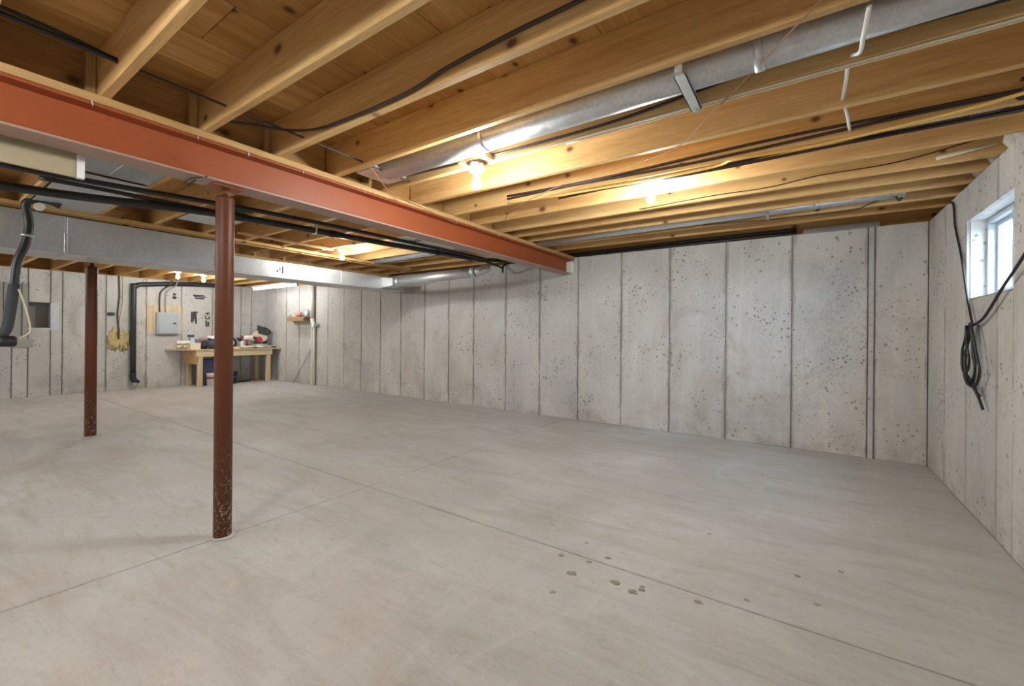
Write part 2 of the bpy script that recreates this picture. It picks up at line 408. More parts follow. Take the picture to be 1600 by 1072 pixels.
# solid blocking over the two beams and rim boards on the walls
allr = sorted(JR + JN)
for a, b in zip(allr, allr[1:]):
    obj('blocking', bx(-3.026, -2.988, a + .021, b - .021, JB, JT, .003), block_m, ce)
obj('squash_block', bx(-2.985, -2.925, .55, .588, JB, JT, .003), post_w, ce)
obj('squash_block', bx(-2.985, -2.935, .985, 1.023, JB, JT, .003), post_w, ce)
obj('squash_block', bx(-2.985, -2.945, 1.405, 1.443, JB, JT, .003), post_w, ce)
obj('rim_board', bx(XR + .12, XR + .16, YF, YB + .15, JB, JT), block_m, ce)
obj('rim_board', bx(XL - .16, XL - .12, YF, YB + .15, JB, JT), block_m, ce)
obj('rim_board', bx(XL, XR + .12, YB + .12, YB + .16, JB, JT), joist_m, ce)
obj('rim_board', bx(XL, XR + .12, YF - .16, YF - .12, JB, JT), joist_m, ce)
obj('sill_plate', bx(XR + .03, XR + .17, YF, YB + .15, WT, JB), plate_m, ce)
obj('sill_plate', bx(XL - .17, XL - .005, YF, YB + .15, WT, JB), plate_m, ce)
obj('sill_plate', bx(XL, XR, YB + .03, YB + .17, WT, JB), plate_m, ce)
obj('wall_top_block', bx(-.04, .62, YB + .02, YB + .06, WT, 2.475, .004), grey_sheet, ce)
# furring strips along the trunk duct and a nailer in the middle bay
obj('furring_strip', bx(-5.90, -5.83, YF + 1, 5.3, 2.385, JB, .002), block_m, ce)
obj('furring_strip', bx(-5.98, -5.93, YF + 1, 5.3, 2.378, JB, .002), block_m, ce)
obj('furring_strip', bx(-5.45, -5.40, 2.30, 3.50, 2.397, JB, .002), plate_m, ce)
# white fibre insulation stuffed over the wall with the window
for i, (y0, y1, h) in enumerate(((3.60, 3.94, .20), (4.00, 4.24, .15), (3.18, 3.54, .2), (4.30, 4.53, .09))):
    bm = bmesh.new()
    for k in range(5):
        blob(bm, (XR + .06 + .015 * (k % 2), y0 + (y1 - y0) * (k + .5) / 5, WT + h * .5 + .02), (.055, (y1 - y0) / 6.5, h * .5), seed=i * 7 + k, amp=.45, sub=2, freq=2.4)
    obj('insulation_batt', bm, insul_m, ce)

# ------------------------------------------------------------------ steel beams and posts
def ibeam(name, xc, hw, z0, z1, y0, y1, label):
    t = thing(name, (xc, (y0 + y1) / 2, z0), label, 'beam')
    obj('web', bx(xc - .006, xc + .006, y0, y1, z0 + .012, z1 - .014), beam_m, t)
    obj('top_flange', bx(xc - hw, xc + hw, y0, y1, z1 - .014, z1, .002), beam_m, t)
    obj('bottom_flange', bx(xc - hw, xc + hw, y0, y1, z0, z0 + .012, .002), beam_pale, t, 'red lower flange with bounced light painted in pale')
    obj('nailer_plate', bx(xc - hw - .004, xc + hw + .012, y0, y1 - .05, z1, JB, .003), plate_m, t, 'pine plate on top of the beam')
    return t
BX = -2.958
b1 = ibeam('steel_beam', BX, .085, 2.158, 2.380, YF + .02, YB + .06, 'red painted steel beam with pine plate running to the long wall')
b2 = ibeam('steel_beam', -7.03, .085, 2.085, 2.380, YF + .02, YB - .02, 'second red steel beam partly hidden by the trunk duct')
for y in (.56, 1.0, 1.27, 1.62, 2.12, 2.62, 3.2, 3.9):
    obj('clip', tb([(BX + .075, y - .06, 2.384), (BX + .088, y - .015, 2.386), (BX + .091, y, 2.382), (BX + .089, y + .004, 2.366), (BX + .080, y + .006, 2.360)], .0032, 6, 4), steel_m, b1, 'bent nail holding the plate')
obj('grout_pad', bx(BX - .02, BX + .11, YB - .09, YB + .02, 2.155, 2.345, .02), insul_m, b1, 'pale grout around the beam end')
def post(x, y, top, r, label, grp):
    t = thing('steel_post', (x, y, 0), label, 'post', grp)
    obj('tube', lt((x, y, 0), [(r, 0), (r, top - .075), (r * .94, top - .062), (r * .55, top - .058)], 28), post_m, t)
    obj('jack_screw', lt((x, y, top - .058), [(r * .42, 0), (r * .42, .048)], 16), post_m, t)
    obj('cap_plate', bx(x - .06, x + .06, y - .085, y + .085, top - .010, top, .002), beam_m, t)
    obj('foot_grout', bl((x + .012, y + .01, .004), (r * 1.25, r * 1.3, .010), seed=4, amp=.3), floor_m, t)
    return t
post(-2.972, 1.185, 2.158, .0495, 'rust red steel post under the plated beam, standing on the floor joint', 'steel posts holding up the beams')
post(-7.035, 1.388, 2.085, .054, 'rust red steel post under the second beam beneath the trunk duct', 'steel posts holding up the beams')
obj('hook_wire', tb([(BX - .02, 1.03, 2.157), (BX - .06, 1.0, 2.13), (BX + .02, .98, 2.14), (BX + .09, 1.05, 2.165)], .004, 6), black_m, b1)
# drops of old paint and mud on the floor
for i, (x, y, r) in enumerate(((-.80, 2.12, .021), (-.70, 2.09, .020), (-.667, 2.134, .014), (-.674, 2.16, .010), (-.414, 2.194, .016), (-.92, 2.326, .016), (-.99, 2.225, .014),
                               (-1.02, 2.065, .022), (-1.02, 1.862, .012), (-.228, 2.343, .011), (-.03, 2.735, .014), (.16, 2.92, .012), (-1.15, 2.2, .014), (.05, 2.5, .012))):
    obj('floor_stain', bl((x, y, .0), (r * 1.25, r, .0012), seed=i, amp=.7, sub=2, freq=2.2), soil_m, fl)

# ------------------------------------------------------------------ window, soil and a tree outside
w1 = thing('window_1', (XR + .13, 4.15, 1.55), 'small basement window set deep in the concrete wall', None, None, 'structure')
def ring(x0, x1, y0, y1, z0, z1, t, m, name, par):
    bm = bmesh.new()
    box(bm, x0, x1, y0, y1, z0, z0 + t, .003); box(bm, x0, x1, y0, y1, z1 - t, z1, .003)
    box(bm, x0, x1, y0, y0 + t, z0 + t, z1 - t, .003); box(bm, x0, x1, y1 - t, y1, z0 + t, z1 - t, .003)
    return obj(name, bm, m, par)
a0, a1, z0, z1 = WIN
ring(XR + .10, XR + .18, a0, a1, z0, z1, .035, vinyl_m, 'window_frame', w1)
for i, (y0, y1, dx) in enumerate(((a0 + .035, 4.17, .0), (4.13, a1 - .035, .028))):
    sh = ring(XR + .115 + dx, XR + .138 + dx, y0, y1, z0 + .035, z1 - .035, .032, vinyl_m, 'sash', w1)
    obj('pane', bx(XR + .124 + dx, XR + .129 + dx, y0 + .03, y1 - .03, z0 + .065, z1 - .065), glass_m, sh)
obj('sill', bx(XR - .002, XR + .10, a0, a1, z0 - .004, z0 + .008, .002), wall_m, w1)
obj('ground_outside', bx(XR + .45, 45, -25, 60, .7, 1.3), soil_m, None, 'bare soil outside the basement window', None, None, 'structure')
tr = thing('conifer_tree', (8, 31.4, 1.3), 'dark conifer far outside the small basement window', 'tree')
obj('trunk', lt((8, 31.4, 1.3), [(.12, 0), (.09, .8), (.03, 3.)], 10), shelfw_m, tr)
for k in range(6):
    obj('branch_tier', lt((8, 31.4, 1.6 + k * .44), [(.34 - k * .05, 0), (.2 - k * .03, .25), (.02, .6)], 14), leaf_m, tr)

# ------------------------------------------------------------------ ducts
t = thing('trunk_duct', (-6.15, 2.5, 2.0), 'long rectangular galvanised trunk duct hung under the joists', 'duct')
x0, x1 = -6.42, -5.9
obj('duct_section', bx(x0, x1, YF + .3, .98, 2.0, 2.362, .004), galv_m, t)
obj('duct_section', bx(x0, x1, .985, 2.26, 2.0, 2.362, .004), galv_m, t)
bm = prism(bmesh.new(), [(2.265, 2.0), (2.265, 2.362), (2.45, 2.215), (2.45, 2.0)], 'x', x0, x1); obj('reducer', bm, galv_m, t)
obj('duct_section', bx(x0, x1, 2.455, 3.95, 2.0, 2.215, .004), galv_m, t)
obj('duct_section', bx(x0, x1, 3.955, 5.20, 2.0, 2.212, .004), galv_m, t)
for y in (.98, 2.26, 3.952): obj('drive_cleat', bx(x0 - .006, x1 + .006, y - .012, y + .012, 1.992, 2.05 if y > 3 else 2.2, .002), galv_m, t)
obj('bottom_lip', bx(x1 - .004, x1 + .012, YF + .3, 5.2, 1.996, 2.018, .002), galv_m, t)
obj('bottom_lip', bx(x1 - .002, x1 + .006, YF + .3, 2.26, 2.052, 2.060, .001), galv_m, t)
for q in range(3): obj('felt_tip_mark', bx(x1 - .001, x1 + .0015, 2.98 + q * .035, 3.0 + q * .035, 2.07 + q * .03, 2.10 + q * .03), paint_k, t)
obj('felt_tip_mark', bx(x1 - .001, x1 + .0015, 3.05, 3.07, 2.06, 2.14), paint_k, t)
def round_duct(name, pts, r, joints, label, sm=0, seg=24):
    t = thing(name, pts[0], label, 'duct', None)
    obj('pipe', tb(pts, r, seg, sm), galv_m, t)
    for p, q in joints: obj('joint_band', tb([p, q], r + .004, seg, 0), galv_m, t)
    return t
rd = round_duct('branch_duct', [(-5.62, 4.80, 2.105), (-3.92, 4.80, 2.150)], .072, [((-5.6, 4.8, 2.106), (-5.54, 4.8, 2.108)), ((-4.0, 4.8, 2.148), (-3.92, 4.8, 2.15))], 'round galvanised branch pipe leaving the end of the trunk duct')
obj('takeoff_boot', prism(bmesh.new(), [(-5.895, 2.02), (-5.895, 2.19), (-5.74, 2.178), (-5.61, 2.165), (-5.61, 2.045), (-5.74, 2.03)], 'y', 4.70, 4.90), galv_m, rd)
obj('elbow', tb([(-3.92, 4.8, 2.15), (-3.87, 4.81, 2.155), (-3.83, 4.85, 2.18), (-3.81, 4.92, 2.22)], .066, 20, 5), galv_m, rd)
round_duct('branch_duct', [(-5.9, 4.54, 2.46), (-3.2, 4.54, 2.50)], .075, [((-4.6, 4.54, 2.479), (-4.55, 4.54, 2.48))], 'round galvanised pipe between joists above the trunk duct end')
nd = round_duct('branch_duct', [(-2.55, 2.09, 2.475), (XR - .02, 2.09, 2.487)], .082, [((-.19, 2.09, 2.483), (-.155, 2.09, 2.483)), ((-1.65, 2.09, 2.479), (-1.62, 2.09, 2.479))], 'large round galvanised duct between joists beside the bare bulb')
obj('end_boot', bx(-2.75, -2.53, 1.95, 2.25, 2.44, 2.60, .01), galv_m, nd)
fd = round_duct('branch_duct', [(-2.9, 4.745, 2.455), (.66, 4.745, 2.485)], .060, [((-1.3, 4.745, 2.469), (-1.27, 4.745, 2.469)), ((.05, 4.745, 2.48), (.07, 4.745, 2.48))], 'slim round galvanised duct close to the long wall')
obj('hanger', tb([(-.31, 4.67, 2.42), (-.31, 4.70, 2.395), (-.31, 4.75, 2.388), (-.31, 4.80, 2.40)], .014, 8), steel_m, fd, 'shiny hanger clamp')
# channel bar carrying the large duct
t = thing('duct_hanger', (-.46, 2.10, 2.39), 'galvanised channel bar strapping the large round duct to the joists', 'bracket')
obj('channel', bx(-.485, -.435, 1.93, 2.275, 2.388, 2.392), galv_m, t)
for x in (-.485, -.439): obj('channel_lip', bx(x, x + .004, 1.93, 2.275, 2.388, 2.408), galv_m, t)
obj('bolt', lt((-.46, 2.29, 2.385), [(.016, 0), (.016, .02), (.009, .021), (.009, .04)], 6), steel_m, t)
obj('strap_tab', bx(-.475, -.445, 1.905, 1.93, 2.39, 2.43), galv_m, t)
# panned joist bay in the middle span
t = thing('panned_return', (-4.4, .95, 2.41), 'galvanised sheet panels closing a joist bay beside the trunk duct', 'duct')
for a, b, dz in ((-3.12, -4.32, .012), (-4.33, -5.08, 0), (-5.09, -5.82, .006)):
    obj('sheet', bx(a, b, .725, 1.175, 2.408 + dz, 2.411 + dz, .001), galv_m, t)
    obj('sheet_rib', bx(a - .02, b + .02, .93, .945, 2.404 + dz, 2.409 + dz), galv_m, t)
t = thing('panned_return', (-4.2, 1.9, 2.41), 'galvanised sheet closing a joist bay between beam and post', 'duct')
obj('sheet', bx(-3.12, -3.9, 1.675, 2.095, 2.412, 2.415), galv_m, t); obj('sheet', bx(-4.75, -5.3, 1.675, 2.095, 2.412, 2.415), galv_m, t)
for k, (xa, xb, ya, yb) in enumerate(((-3.70, -4.25, 3.50, 3.885), (-3.70, -4.25, 3.93, 4.305))):  # two white boards just below the joist bottoms
    q = obj('white_panel', bx(xa, xb, ya, yb, 2.400, 2.419, .003), insul_m, None, ('white board with black print under the joists beside lit bulb', 'plain white board under the joists behind the red beam')[k], 'board')
    if k == 0:
        for s in range(5): obj('print_mark', bx(-3.9 - .05 * s, -3.93 - .05 * s, 3.62 + .03 * (s % 2), 3.72, 2.3985, 2.4005), paint_k, q)
# beige drop board behind the beam
t = thing('drop_panel', (-3.09, .0, 2.045), 'beige board with white edge hanging behind the red beam', 'panel')
obj('board', bx(-3.10, -3.08, -.9, .548, 2.047, 2.30, .002), beige_m, t)
obj('edge_trim', bx(-3.104, -3.072, .548, .578, 2.046, 2.30, .002), white_m, t)

# ------------------------------------------------------------------ drain pipes along the beam
t = thing('drain_pipe', (-4.55, .4, 2.22), 'thick black plastic drain pipe running towards the long wall', 'pipe')
obj('pipe', tb([(-4.66, -1.5, 2.225), (-4.54, .437, 2.25), (-4.27, 1.67, 2.30), (-4.15, 3.34, 2.33), (-4.03, 5.1, 2.368)], .031, 14), black_m, t)
for p, q in (((-4.255, 1.75, 2.302), (-4.24, 1.87, 2.304)), ((-4.19, 2.66, 2.318), (-4.186, 2.76, 2.32)), ((-4.09, 4.15, 2.348), (-4.085, 4.25, 2.35))): obj('coupling', tb([p, q], .037, 14, 0), black_m, t)
obj('pipe_strap', tb([(-4.20, 2.50, 2.42), (-4.23, 2.50, 2.30), (-4.20, 2.50, 2.282), (-4.16, 2.50, 2.30), (-4.17, 2.50, 2.42)], .008, 6), white_m, t, 'white strap')
t = thing('drain_pipe', (-4.2, .4, 2.3), 'slimmer black plastic pipe beside the thick drain pipe', 'pipe')
obj('pipe', tb([(-4.27, -1.5, 2.30), (-4.21, .40, 2.312), (-4.18, .842, 2.32), (-4.016, 2.316, 2.352), (-3.965, 5.087, 2.38)], .020, 12), black_m, t)
for p, q in (((-4.08, 1.74, 2.338), (-4.068, 1.84, 2.341)), ((-3.985, 4.05, 2.368), (-3.983, 4.13, 2.369))): obj('coupling', tb([p, q], .026, 12, 0), black_m, t)
obj('branch_pipe', tb([(-4.55, .62, 2.36), (-4.45, .9, 2.345), (-4.35, 1.25, 2.325), (-4.27, 1.62, 2.315)], .016, 10), black_m, t)
def cable(pts, r, m, label, cat='cable', name='cable', group=None, sm=6):
    return obj(name, tb(pts, r, 8, sm), m, None, label, cat, group)
for k in range(3):
    o = [0, .035, -.03][k]
    cable([(-4.02, 5.1, 2.372 + o * .3), (-3.85, 5.45, 2.40 + o * .3), (-3.5, 5.80 + o * .4, 2.428 + .012 * k), (-2.2, 5.83 + o, 2.432 + .018 * k), (-1.2, 5.82 + o, 2.43 + .02 * k), (-.1, 5.83 + o, 2.436 + .018 * k)], .016, black_m,
          ('black cable lying lowest along the top of the long wall', 'black cable lying in the middle along the top of the long wall', 'black cable lying highest along the top of the long wall')[k])
cable([(-4.02, 5.1, 2.36), (-3.95, 5.45, 2.30), (-4.05, 5.62, 2.26), (-4.12, 5.74, 2.38), (-4.1, 5.84, 2.43)], .016, black_m, 'black hose loop hanging by the branch pipe elbow at the long wall', 'hose', 'hose')

# ------------------------------------------------------------------ cables under the joists
P_ = lambda y: (-2.60 + .03 * y, y, 2.505 - .03 * y)
cable([P_(-1.2), P_(0.3), P_(.6)], .011, black_m, 'black tubing pair threaded through the joists beside the red beam, thicker run', 'pipe', 'tubing')
cable([(-2.575, -1.2, 2.535), (-2.585, .2, 2.522), (-2.59, .6, 2.497)], .008, black_m, 'thin black tubing beside the thicker run through the joists', 'pipe', 'tubing')
cable([P_(.6), P_(1.3), P_(1.9), P_(2.3)], .0065, dkbrown_m, 'thin dark tubing crossing the bays above the beam plate', 'pipe', 'tubing')
cable([(-.2, 1.432, 2.505), (-.695, 1.432, 2.492), (-.993, 1.43, 2.486), (-1.343, 1.43, 2.469), (-1.549, 1.43, 2.440), (-1.782, 1.428, 2.432), (-2.105, 1.428, 2.440), (-2.352, 1.42, 2.452), (-2.55, 1.36, 2.470), (-2.68, 1.2, 2.475), (-2.76, 1.09, 2.47)], .0085, dkbrown_m, 'wavy black cable stapled along a joist face')
cable([(-2.533, 2.266, 2.478), (-1.867, 2.266, 2.454), (-1.121, 2.266, 2.442), (-.744, 2.266, 2.452), (-.155, 2.266, 2.500), (.286, 2.266, 2.494), (.628, 2.266, 2.481), (.95, 2.266, 2.47)], .008, black_m, 'black cable tucked behind the large round duct')
cable([(-1.78, 2.30, 2.414), (-1.09, 2.283, 2.414), (-.413, 2.285, 2.414), (.163, 2.288, 2.414), (.616, 2.29, 2.414), (.96, 2.29, 2.416)], .0065, cream_cable, 'cream cable stapled under the joist beside the large round duct')
cable([(-1.2, 2.312, 2.413), (-.6, 2.31, 2.413), (.3, 2.308, 2.413), (.96, 2.308, 2.413)], .005, cream_cable, 'thin cream cable second in line under the joist by the large duct')
cable([(.172, 1.93, 2.42), (.165, 2.02, 2.375), (.165, 2.155, 2.385), (.15, 2.27, 2.44), (.143, 2.38, 2.47), (.143, 2.527, 2.462), (.139, 2.69, 2.45)], .008, white_m, 'white cable drooping across the large round duct')
cable([(.14, 2.735, 2.45), (.165, 2.85, 2.445), (.196, 3.128, 2.45)], .007, white_m, 'short white cable crossing from joist to joist')
cable([(-2.2, 3.12, 2.43), (-1.526, 3.15, 2.412), (-.592, 3.17, 2.411), (-.40, 3.10, 2.409), (-.2, 3.13, 2.412), (.115, 3.14, 2.411), (.602, 3.06, 2.409), (.9, 2.99, 2.418)], .0095, yellow_cable, 'yellow cable wandering along the underside of a joist')
for k in range(4):
    w = lambda s: .024 * math.sin(s * 2.1 + k * 1.7)
    pts = [(x, 3.225 + .012 * k + w(x), 2.418 - .008 * (k % 2) + .006 * math.sin(x * 3 + k) + .012 * k) for x in (-1.75 + .2 * k, -1.2, -.8, -.43, -.04, .41, .75, .97)]
    cable(pts, .0085, dkbrown_m, 'dark brown cable in the sagging bundle between joists', group='cables of the dark sagging bundle')
for k in range(2):
    pts = [(x, 3.118 - .004 * k, 2.458 + .024 * k + .010 * math.sin(x * 2.6 + k * 2)) for x in (-2.2, -1.6, -1.1, -.6, -.1, .4, .8)] + [(.86, 3.10, 2.475), (.87, 3.085, 2.50), (.84, 3.08, 2.515)]
    cable(pts, .009, dkbrown_m, 'dark brown cable of the pair clipped high along a joist side', group='pair of dark cables on a joist side')
cable([(.04, 1.778, 2.41), (-.416, 2.391, 2.402), (-.733, 2.746, 2.404), (-1.396, 2.85, 2.40), (-1.906, 3.046, 2.395), (-2.3, 3.3, 2.40), (-2.599, 3.598, 2.40), (-2.84, 3.75, 2.41)], .0033, shelfw_m, 'thin brown bell wire slanting across the joists')
cable([(-2.53, 1.88, 2.455), (-2.6, 2.05, 2.40), (-2.78, 2.3, 2.405), (-2.85, 2.62, 2.40), (-2.868, 3.2, 2.352)], .003, shelfw_m, 'thin brown wire dropping onto the red beam')
cable([(-1.285, 3.944, 2.43), (-.683, 3.944, 2.448), (-.262, 3.944, 2.443), (.069, 3.944, 2.472), (.503, 3.944, 2.476), (.932, 3.944, 2.544)], .0042, dkbrown_m, 'thin dark wire curving along a pale joist face')
obj('conduit', tb([(.70, 3.93, 2.452), (.98, 3.93, 2.488)], .012, 12, 0), cream_cable, None, 'short pale conduit stub beside the white insulation', 'pipe')
cable([(-.9, 4.83, 2.42), (-.2, 4.87, 2.40), (.3, 4.88, 2.395), (.45, 4.85, 2.43), (.62, 4.76, 2.47), (.75, 4.72, 2.5)], .006, dkbrown_m, 'dark cable looping at the end of the slim duct')
cable([(.60, 4.70, 2.42), (.62, 4.745, 2.405), (.64, 4.80, 2.42), (.66, 4.82, 2.47)], .009, dkbrown_m, 'short dark cable loop under the slim duct end')
cable([(.75, 3.20, 2.47), (.84, 3.17, 2.45), (.98, 3.12, 2.48)], .006, white_m, 'short white cable beside the dark bundle at the wall')
cable([(.70, 3.21, 2.44), (.82, 3.16, 2.44), (.99, 3.08, 2.47)], .022, black_m, 'thick black cable end at the top of the window wall')

# ------------------------------------------------------------------ lamps
def lamp(x, y, label, box_, grp='bare bulbs on porcelain holders', zt=JB):
    t = thing('bulb_light', (x, y, zt - .16), label, 'lamp', grp)
    z = zt
    if box_:
        obj('junction_box', lt((x, y, z - .04), [(.050, 0), (.050, .04)], 8), steel_m, t); z -= .04
    obj('lampholder', lt((x, y, z - .036), [(.026, 0), (.036, .004), (.056, .024), (.060, .03), (.060, .036)], 24), porc_m, t)
    z -= .036
    obj('bulb', lt((x, y, z - .108), [(.004, 0), (.016, .003), (.026, .012), (.031, .027), (.031, .037), (.027, .055), (.019, .075), (.014, .09), (.013, .108)], 18), bulb_m, t, 'glowing bulb')
    return t
lamp(-1.84, 2.245, 'lit bare bulb on a steel box beside the large round duct', True)
lamp(-.985, 3.285, 'lit bare bulb on a joist beside the dark cable bundle', False, zt=2.415)
lamp(-5.36, 3.60, 'lit bare bulb beyond the red beam above the trunk duct', False)
lamp(-10.25, 3.70, 'lit bare bulb above the workbench', False)
lamp(-10.05, 3.20, 'lit bare bulb in front of the breaker panel', False)
obj('box_board', bx(-1.96, -1.72, 2.19, 2.285, JB - .004, JB + .03, .003), plate_m, ce)
lamp(-1.7, -.60, 'added bare bulb, unseen behind the camera near the red beam', False)  # this and the next two bulbs are unseen, added to brighten the room
lamp(-5.2, -1.4, 'added bare bulb, unseen behind the camera between the beams', False)
lamp(-9.6, -1.2, 'added bare bulb, unseen behind the camera beyond the second beam', False)
for (x, y, lab) in ((-1.4, -2.0, 'added fill strip light, unseen behind the camera beside the window wall'), (-4.7, -2.2, 'added fill strip light, unseen behind the camera between the beams'), (-9.6, -2.2, 'added fill strip light, unseen behind the camera beyond the second beam')):  # unseen strips added behind the camera as soft fill
    t = thing('strip_light', (x, y, 2.28), lab, 'lamp')
    obj('housing', bx(x - 1, x + 1, y - .06, y + .06, 2.335, 2.40, .006), white_m, t)
    obj('tube', tb([(x - .98, y, 2.31), (x + .98, y, 2.31)], .019, 12, 0), tube_fill, t)
t = thing('strip_light', (-10.3, 5.16, 2.28), 'long white fluorescent strip light above the workbench corner', 'lamp')
obj('housing', bx(-11.3, -9.3, 5.10, 5.22, 2.335, 2.385, .006), white_m, t)
obj('tube', tb([(-11.28, 5.16, 2.31), (-9.32, 5.16, 2.31)], .019, 12, 0), tube_m, t, 'glowing tube')
for x in (-11.29, -9.31): obj('socket', bx(x - .012, x + .012, 5.135, 5.185, 2.285, 2.34), white_m, t)
for x in (-11.0, -9.6): obj('hanger_chain', tb([(x, 5.16, 2.385), (x, 5.16, JT)], .004, 6, 0), steel_m, t)

# ------------------------------------------------------------------ coil of cable on the window wall
t = thing('cable_coil', (XR - .03, 4.3, .80), 'coil of black cable hanging on the window wall', 'cable')
obj('lead', tb([(1.02, 5.10, 2.43), (.982, 5.05, 2.40), (.975, 4.90, 2.347), (.975, 4.838, 2.152), (.972, 4.657, 1.894), (.968, 4.488, 1.586), (.965, 4.364, 1.394), (.96, 4.30, 1.35)], .0075, 8), black_m, t)
obj('tail', tb([(.955, 4.30, 1.35), (.96, 4.073, 1.406), (.955, 3.746, 1.564), (.95, 3.40, 1.72), (.94, 2.9, 1.98), (.95, 2.5, 2.2), (.97, 2.3, 2.41)], .0085, 8), black_m, t)
for k in range(4):
    yc, w, h, zt = (4.36, .105, .43, 1.36), (4.30, .085, .40, 1.37), (4.22, .13, .44, 1.37), (4.33, .06, .33, 1.35)
    c, w_, h_, z_ = (yc, w, h, zt)[k]
    pts = []
    for i in range(17):
        a = math.pi / 2 + 2 * math.pi * i / 16
        f = .55 + .45 * (1 - math.sin(a)) / 2
        pts.append((.955 - .009 * k + .006 * math.sin(a * 2), c + w_ * math.cos(a) * (1.15 if math.sin(a) < 0 else .75) - (c - 4.30) * .6 * max(0, math.sin(a)), z_ - h_ / 2 + h_ / 2 * math.sin(a)))
    obj('loop', tb(pts, .0075, 8, 3), black_m, t)
obj('tail', tb([(.94, 4.33, 1.0), (.95, 4.25, .93), (.955, 4.16, .87), (.955, 4.07, .80)], .0085, 8), black_m, t)
obj('tail', tb([(.945, 4.22, .96), (.95, 4.17, .90), (.955, 4.13, .88)], .008, 8), black_m, t)
obj('wall_hook', tb([(.99, 4.30, 1.36), (.95, 4.30, 1.36), (.942, 4.30, 1.38)], .006, 6), steel_m, t)

# ------------------------------------------------------------------ long wall: standpipe, shelf, stick
t = thing('standpipe', (-9.68, 5.755, 0), 'cream plastic pipe standing against the long wall beside the shelf', 'pipe')
obj('upper_pipe', lt((-9.72, 5.755, 1.56), [(.045, 0), (.045, .84)], 16), cream_pipe, t)
obj('lower_pipe', lt((-9.655, 5.765, 0), [(.032, 0), (.032, 1.42)], 16), cream_pipe, t)
obj('fitting', tb([(-9.72, 5.755, 1.57), (-9.70, 5.75, 1.50), (-9.66, 5.75, 1.44), (-9.655, 5.765, 1.38)], .048, 14), white_m, t)
obj('valve', bx(-9.60, -9.50, 5.72, 5.79, 1.40, 1.47, .01), steel_m, t)
obj('back_board', bx(-9.80, -9.765, 5.775, 5.805, .0, 2.40, .002), white_m, t)
t = thing('wall_shelf', (-10.2, 5.7, 1.50), 'small brown wooden shelf on the long wall beside the cream pipe', 'shelf')
obj('shelf_board', bx(-10.62, -9.80, 5.60, 5.80, 1.60, 1.625, .003), shelfw_m, t)
obj('front_lip', bx(-10.58, -9.84, 5.60, 5.62, 1.52, 1.60, .003), shelfw_m, t)
for x in (-10.58, -9.86): obj('bracket', prism(bmesh.new(), [(5.62, 1.60), (5.80, 1.60), (5.80, 1.49)], 'x', x, x + .02), shelfw_m, t)
obj('folded_cloth', bl((-10.25, 5.70, 1.70), (.13, .07, .075), seed=3, amp=.3), pink_m, None, 'crumpled pink cloth on the small wall shelf', 'cloth')
t = thing('tape_roll', (-9.86, 5.70, 1.625), 'blue grey tape roll upright on the small wall shelf', 'tape')
obj('tape', lt((-9.86, 5.67, 1.715), [(.05, 0), (.09, 0), (.09, .05), (.05, .05)], 20, 'y'), grey_box, t)
obj('core', lt((-9.86, 5.668, 1.715), [(.035, 0), (.05, 0), (.05, .054), (.035, .054)], 20, 'y'), white_m, t)
t = thing('trowel', (-10.72, 5.7, 1.63), 'small trowel with blue grip sticking off the wall shelf end', 'tool')
obj('blade', bx(-10.86, -10.66, 5.66, 5.74, 1.627, 1.632), steel_m, t); obj('handle', lt((-10.66, 5.70, 1.66), [(.022, 0), (.026, .05), (.02, .1)], 12, 'x'), grey_box, t)
obj('wooden_stick', tb([(-10.41, 5.68, .0), (-9.86, 5.79, .82)], .010, 8, 0), grey_sheet, None, 'thin grey stick leaning against the long wall', 'stick')

# ------------------------------------------------------------------ left wall: panel, pipes, marks
obj('backing_board', bx(XL - .002, XL + .016, 3.262, 3.90, 1.19, 1.84, .002), osb_m, None, 'pale plywood backing board behind the breaker panel', 'board')
t = thing('breaker_panel', (XL + .06, 3.62, 1.19), 'grey steel breaker panel on a plywood board', 'electrical panel')
obj('cabinet', bx(XL + .016, XL + .10, 3.42, 3.825, 1.19, 1.68, .006), grey_box, t)
dr = obj('door', bx(XL + .10, XL + .112, 3.445, 3.80, 1.215, 1.655, .004), grey_box, t)
obj('latch', bx(XL + .112, XL + .120, 3.71, 3.77, 1.42, 1.445, .002), black_m, dr)
for i, y in enumerate((3.48, 3.59)):
    obj('conduit', tb([(XL + .05, y, 1.68), (XL + .05, y, 2.05), (XL + .06, y + .03, 2.16), (XL + .07, y + .1, 2.24), (XL + .10, y + .17, 2.30), (XL + .12, y + .2, 2.42)], .014, 10), (dkbrown_m, grey_sheet)[i], None,
        ('dark cable conduit rising from the breaker panel', 'grey cable conduit rising from the breaker panel')[i], 'conduit')
t = thing('vent_pipe', (XL + .07, 3.02, .08), 'black drain pipe rising up the far wall with bend at top', 'pipe')
obj('pipe', tb([(XL + .07, 3.02, .34), (XL + .07, 3.02, 2.12), (XL + .07, 3.04, 2.20), (XL + .07, 3.11, 2.26), (XL + .07, 3.25, 2.28), (XL + .07, 3.75, 2.34), (XL + .07, 4.6, 2.385)], .05, 16, 6), black_m, t)
obj('trap', tb([(XL + .07, 3.02, .36), (XL + .07, 3.02, .24), (XL + .09, 3.06, .17), (XL + .10, 3.10, .20)], .056, 14), black_m, t)
obj('valve', bx(XL + .03, XL + .15, 3.0, 3.09, .06, .15, .02), steel_m, t)
bm = bmesh.new()
for k in range(7): blob(bm, (XL + .008, 2.67 + .045 * k, 1.05 + .04 * math.sin(k * 2.3)), (.02, .055, .17 + .05 * math.sin(k * 1.9)), seed=k, amp=.7, sub=3, freq=2.6)
obj('foam_patch', bm, foam_y, None, 'yellowed spray foam patch on the far concrete wall', 'foam')
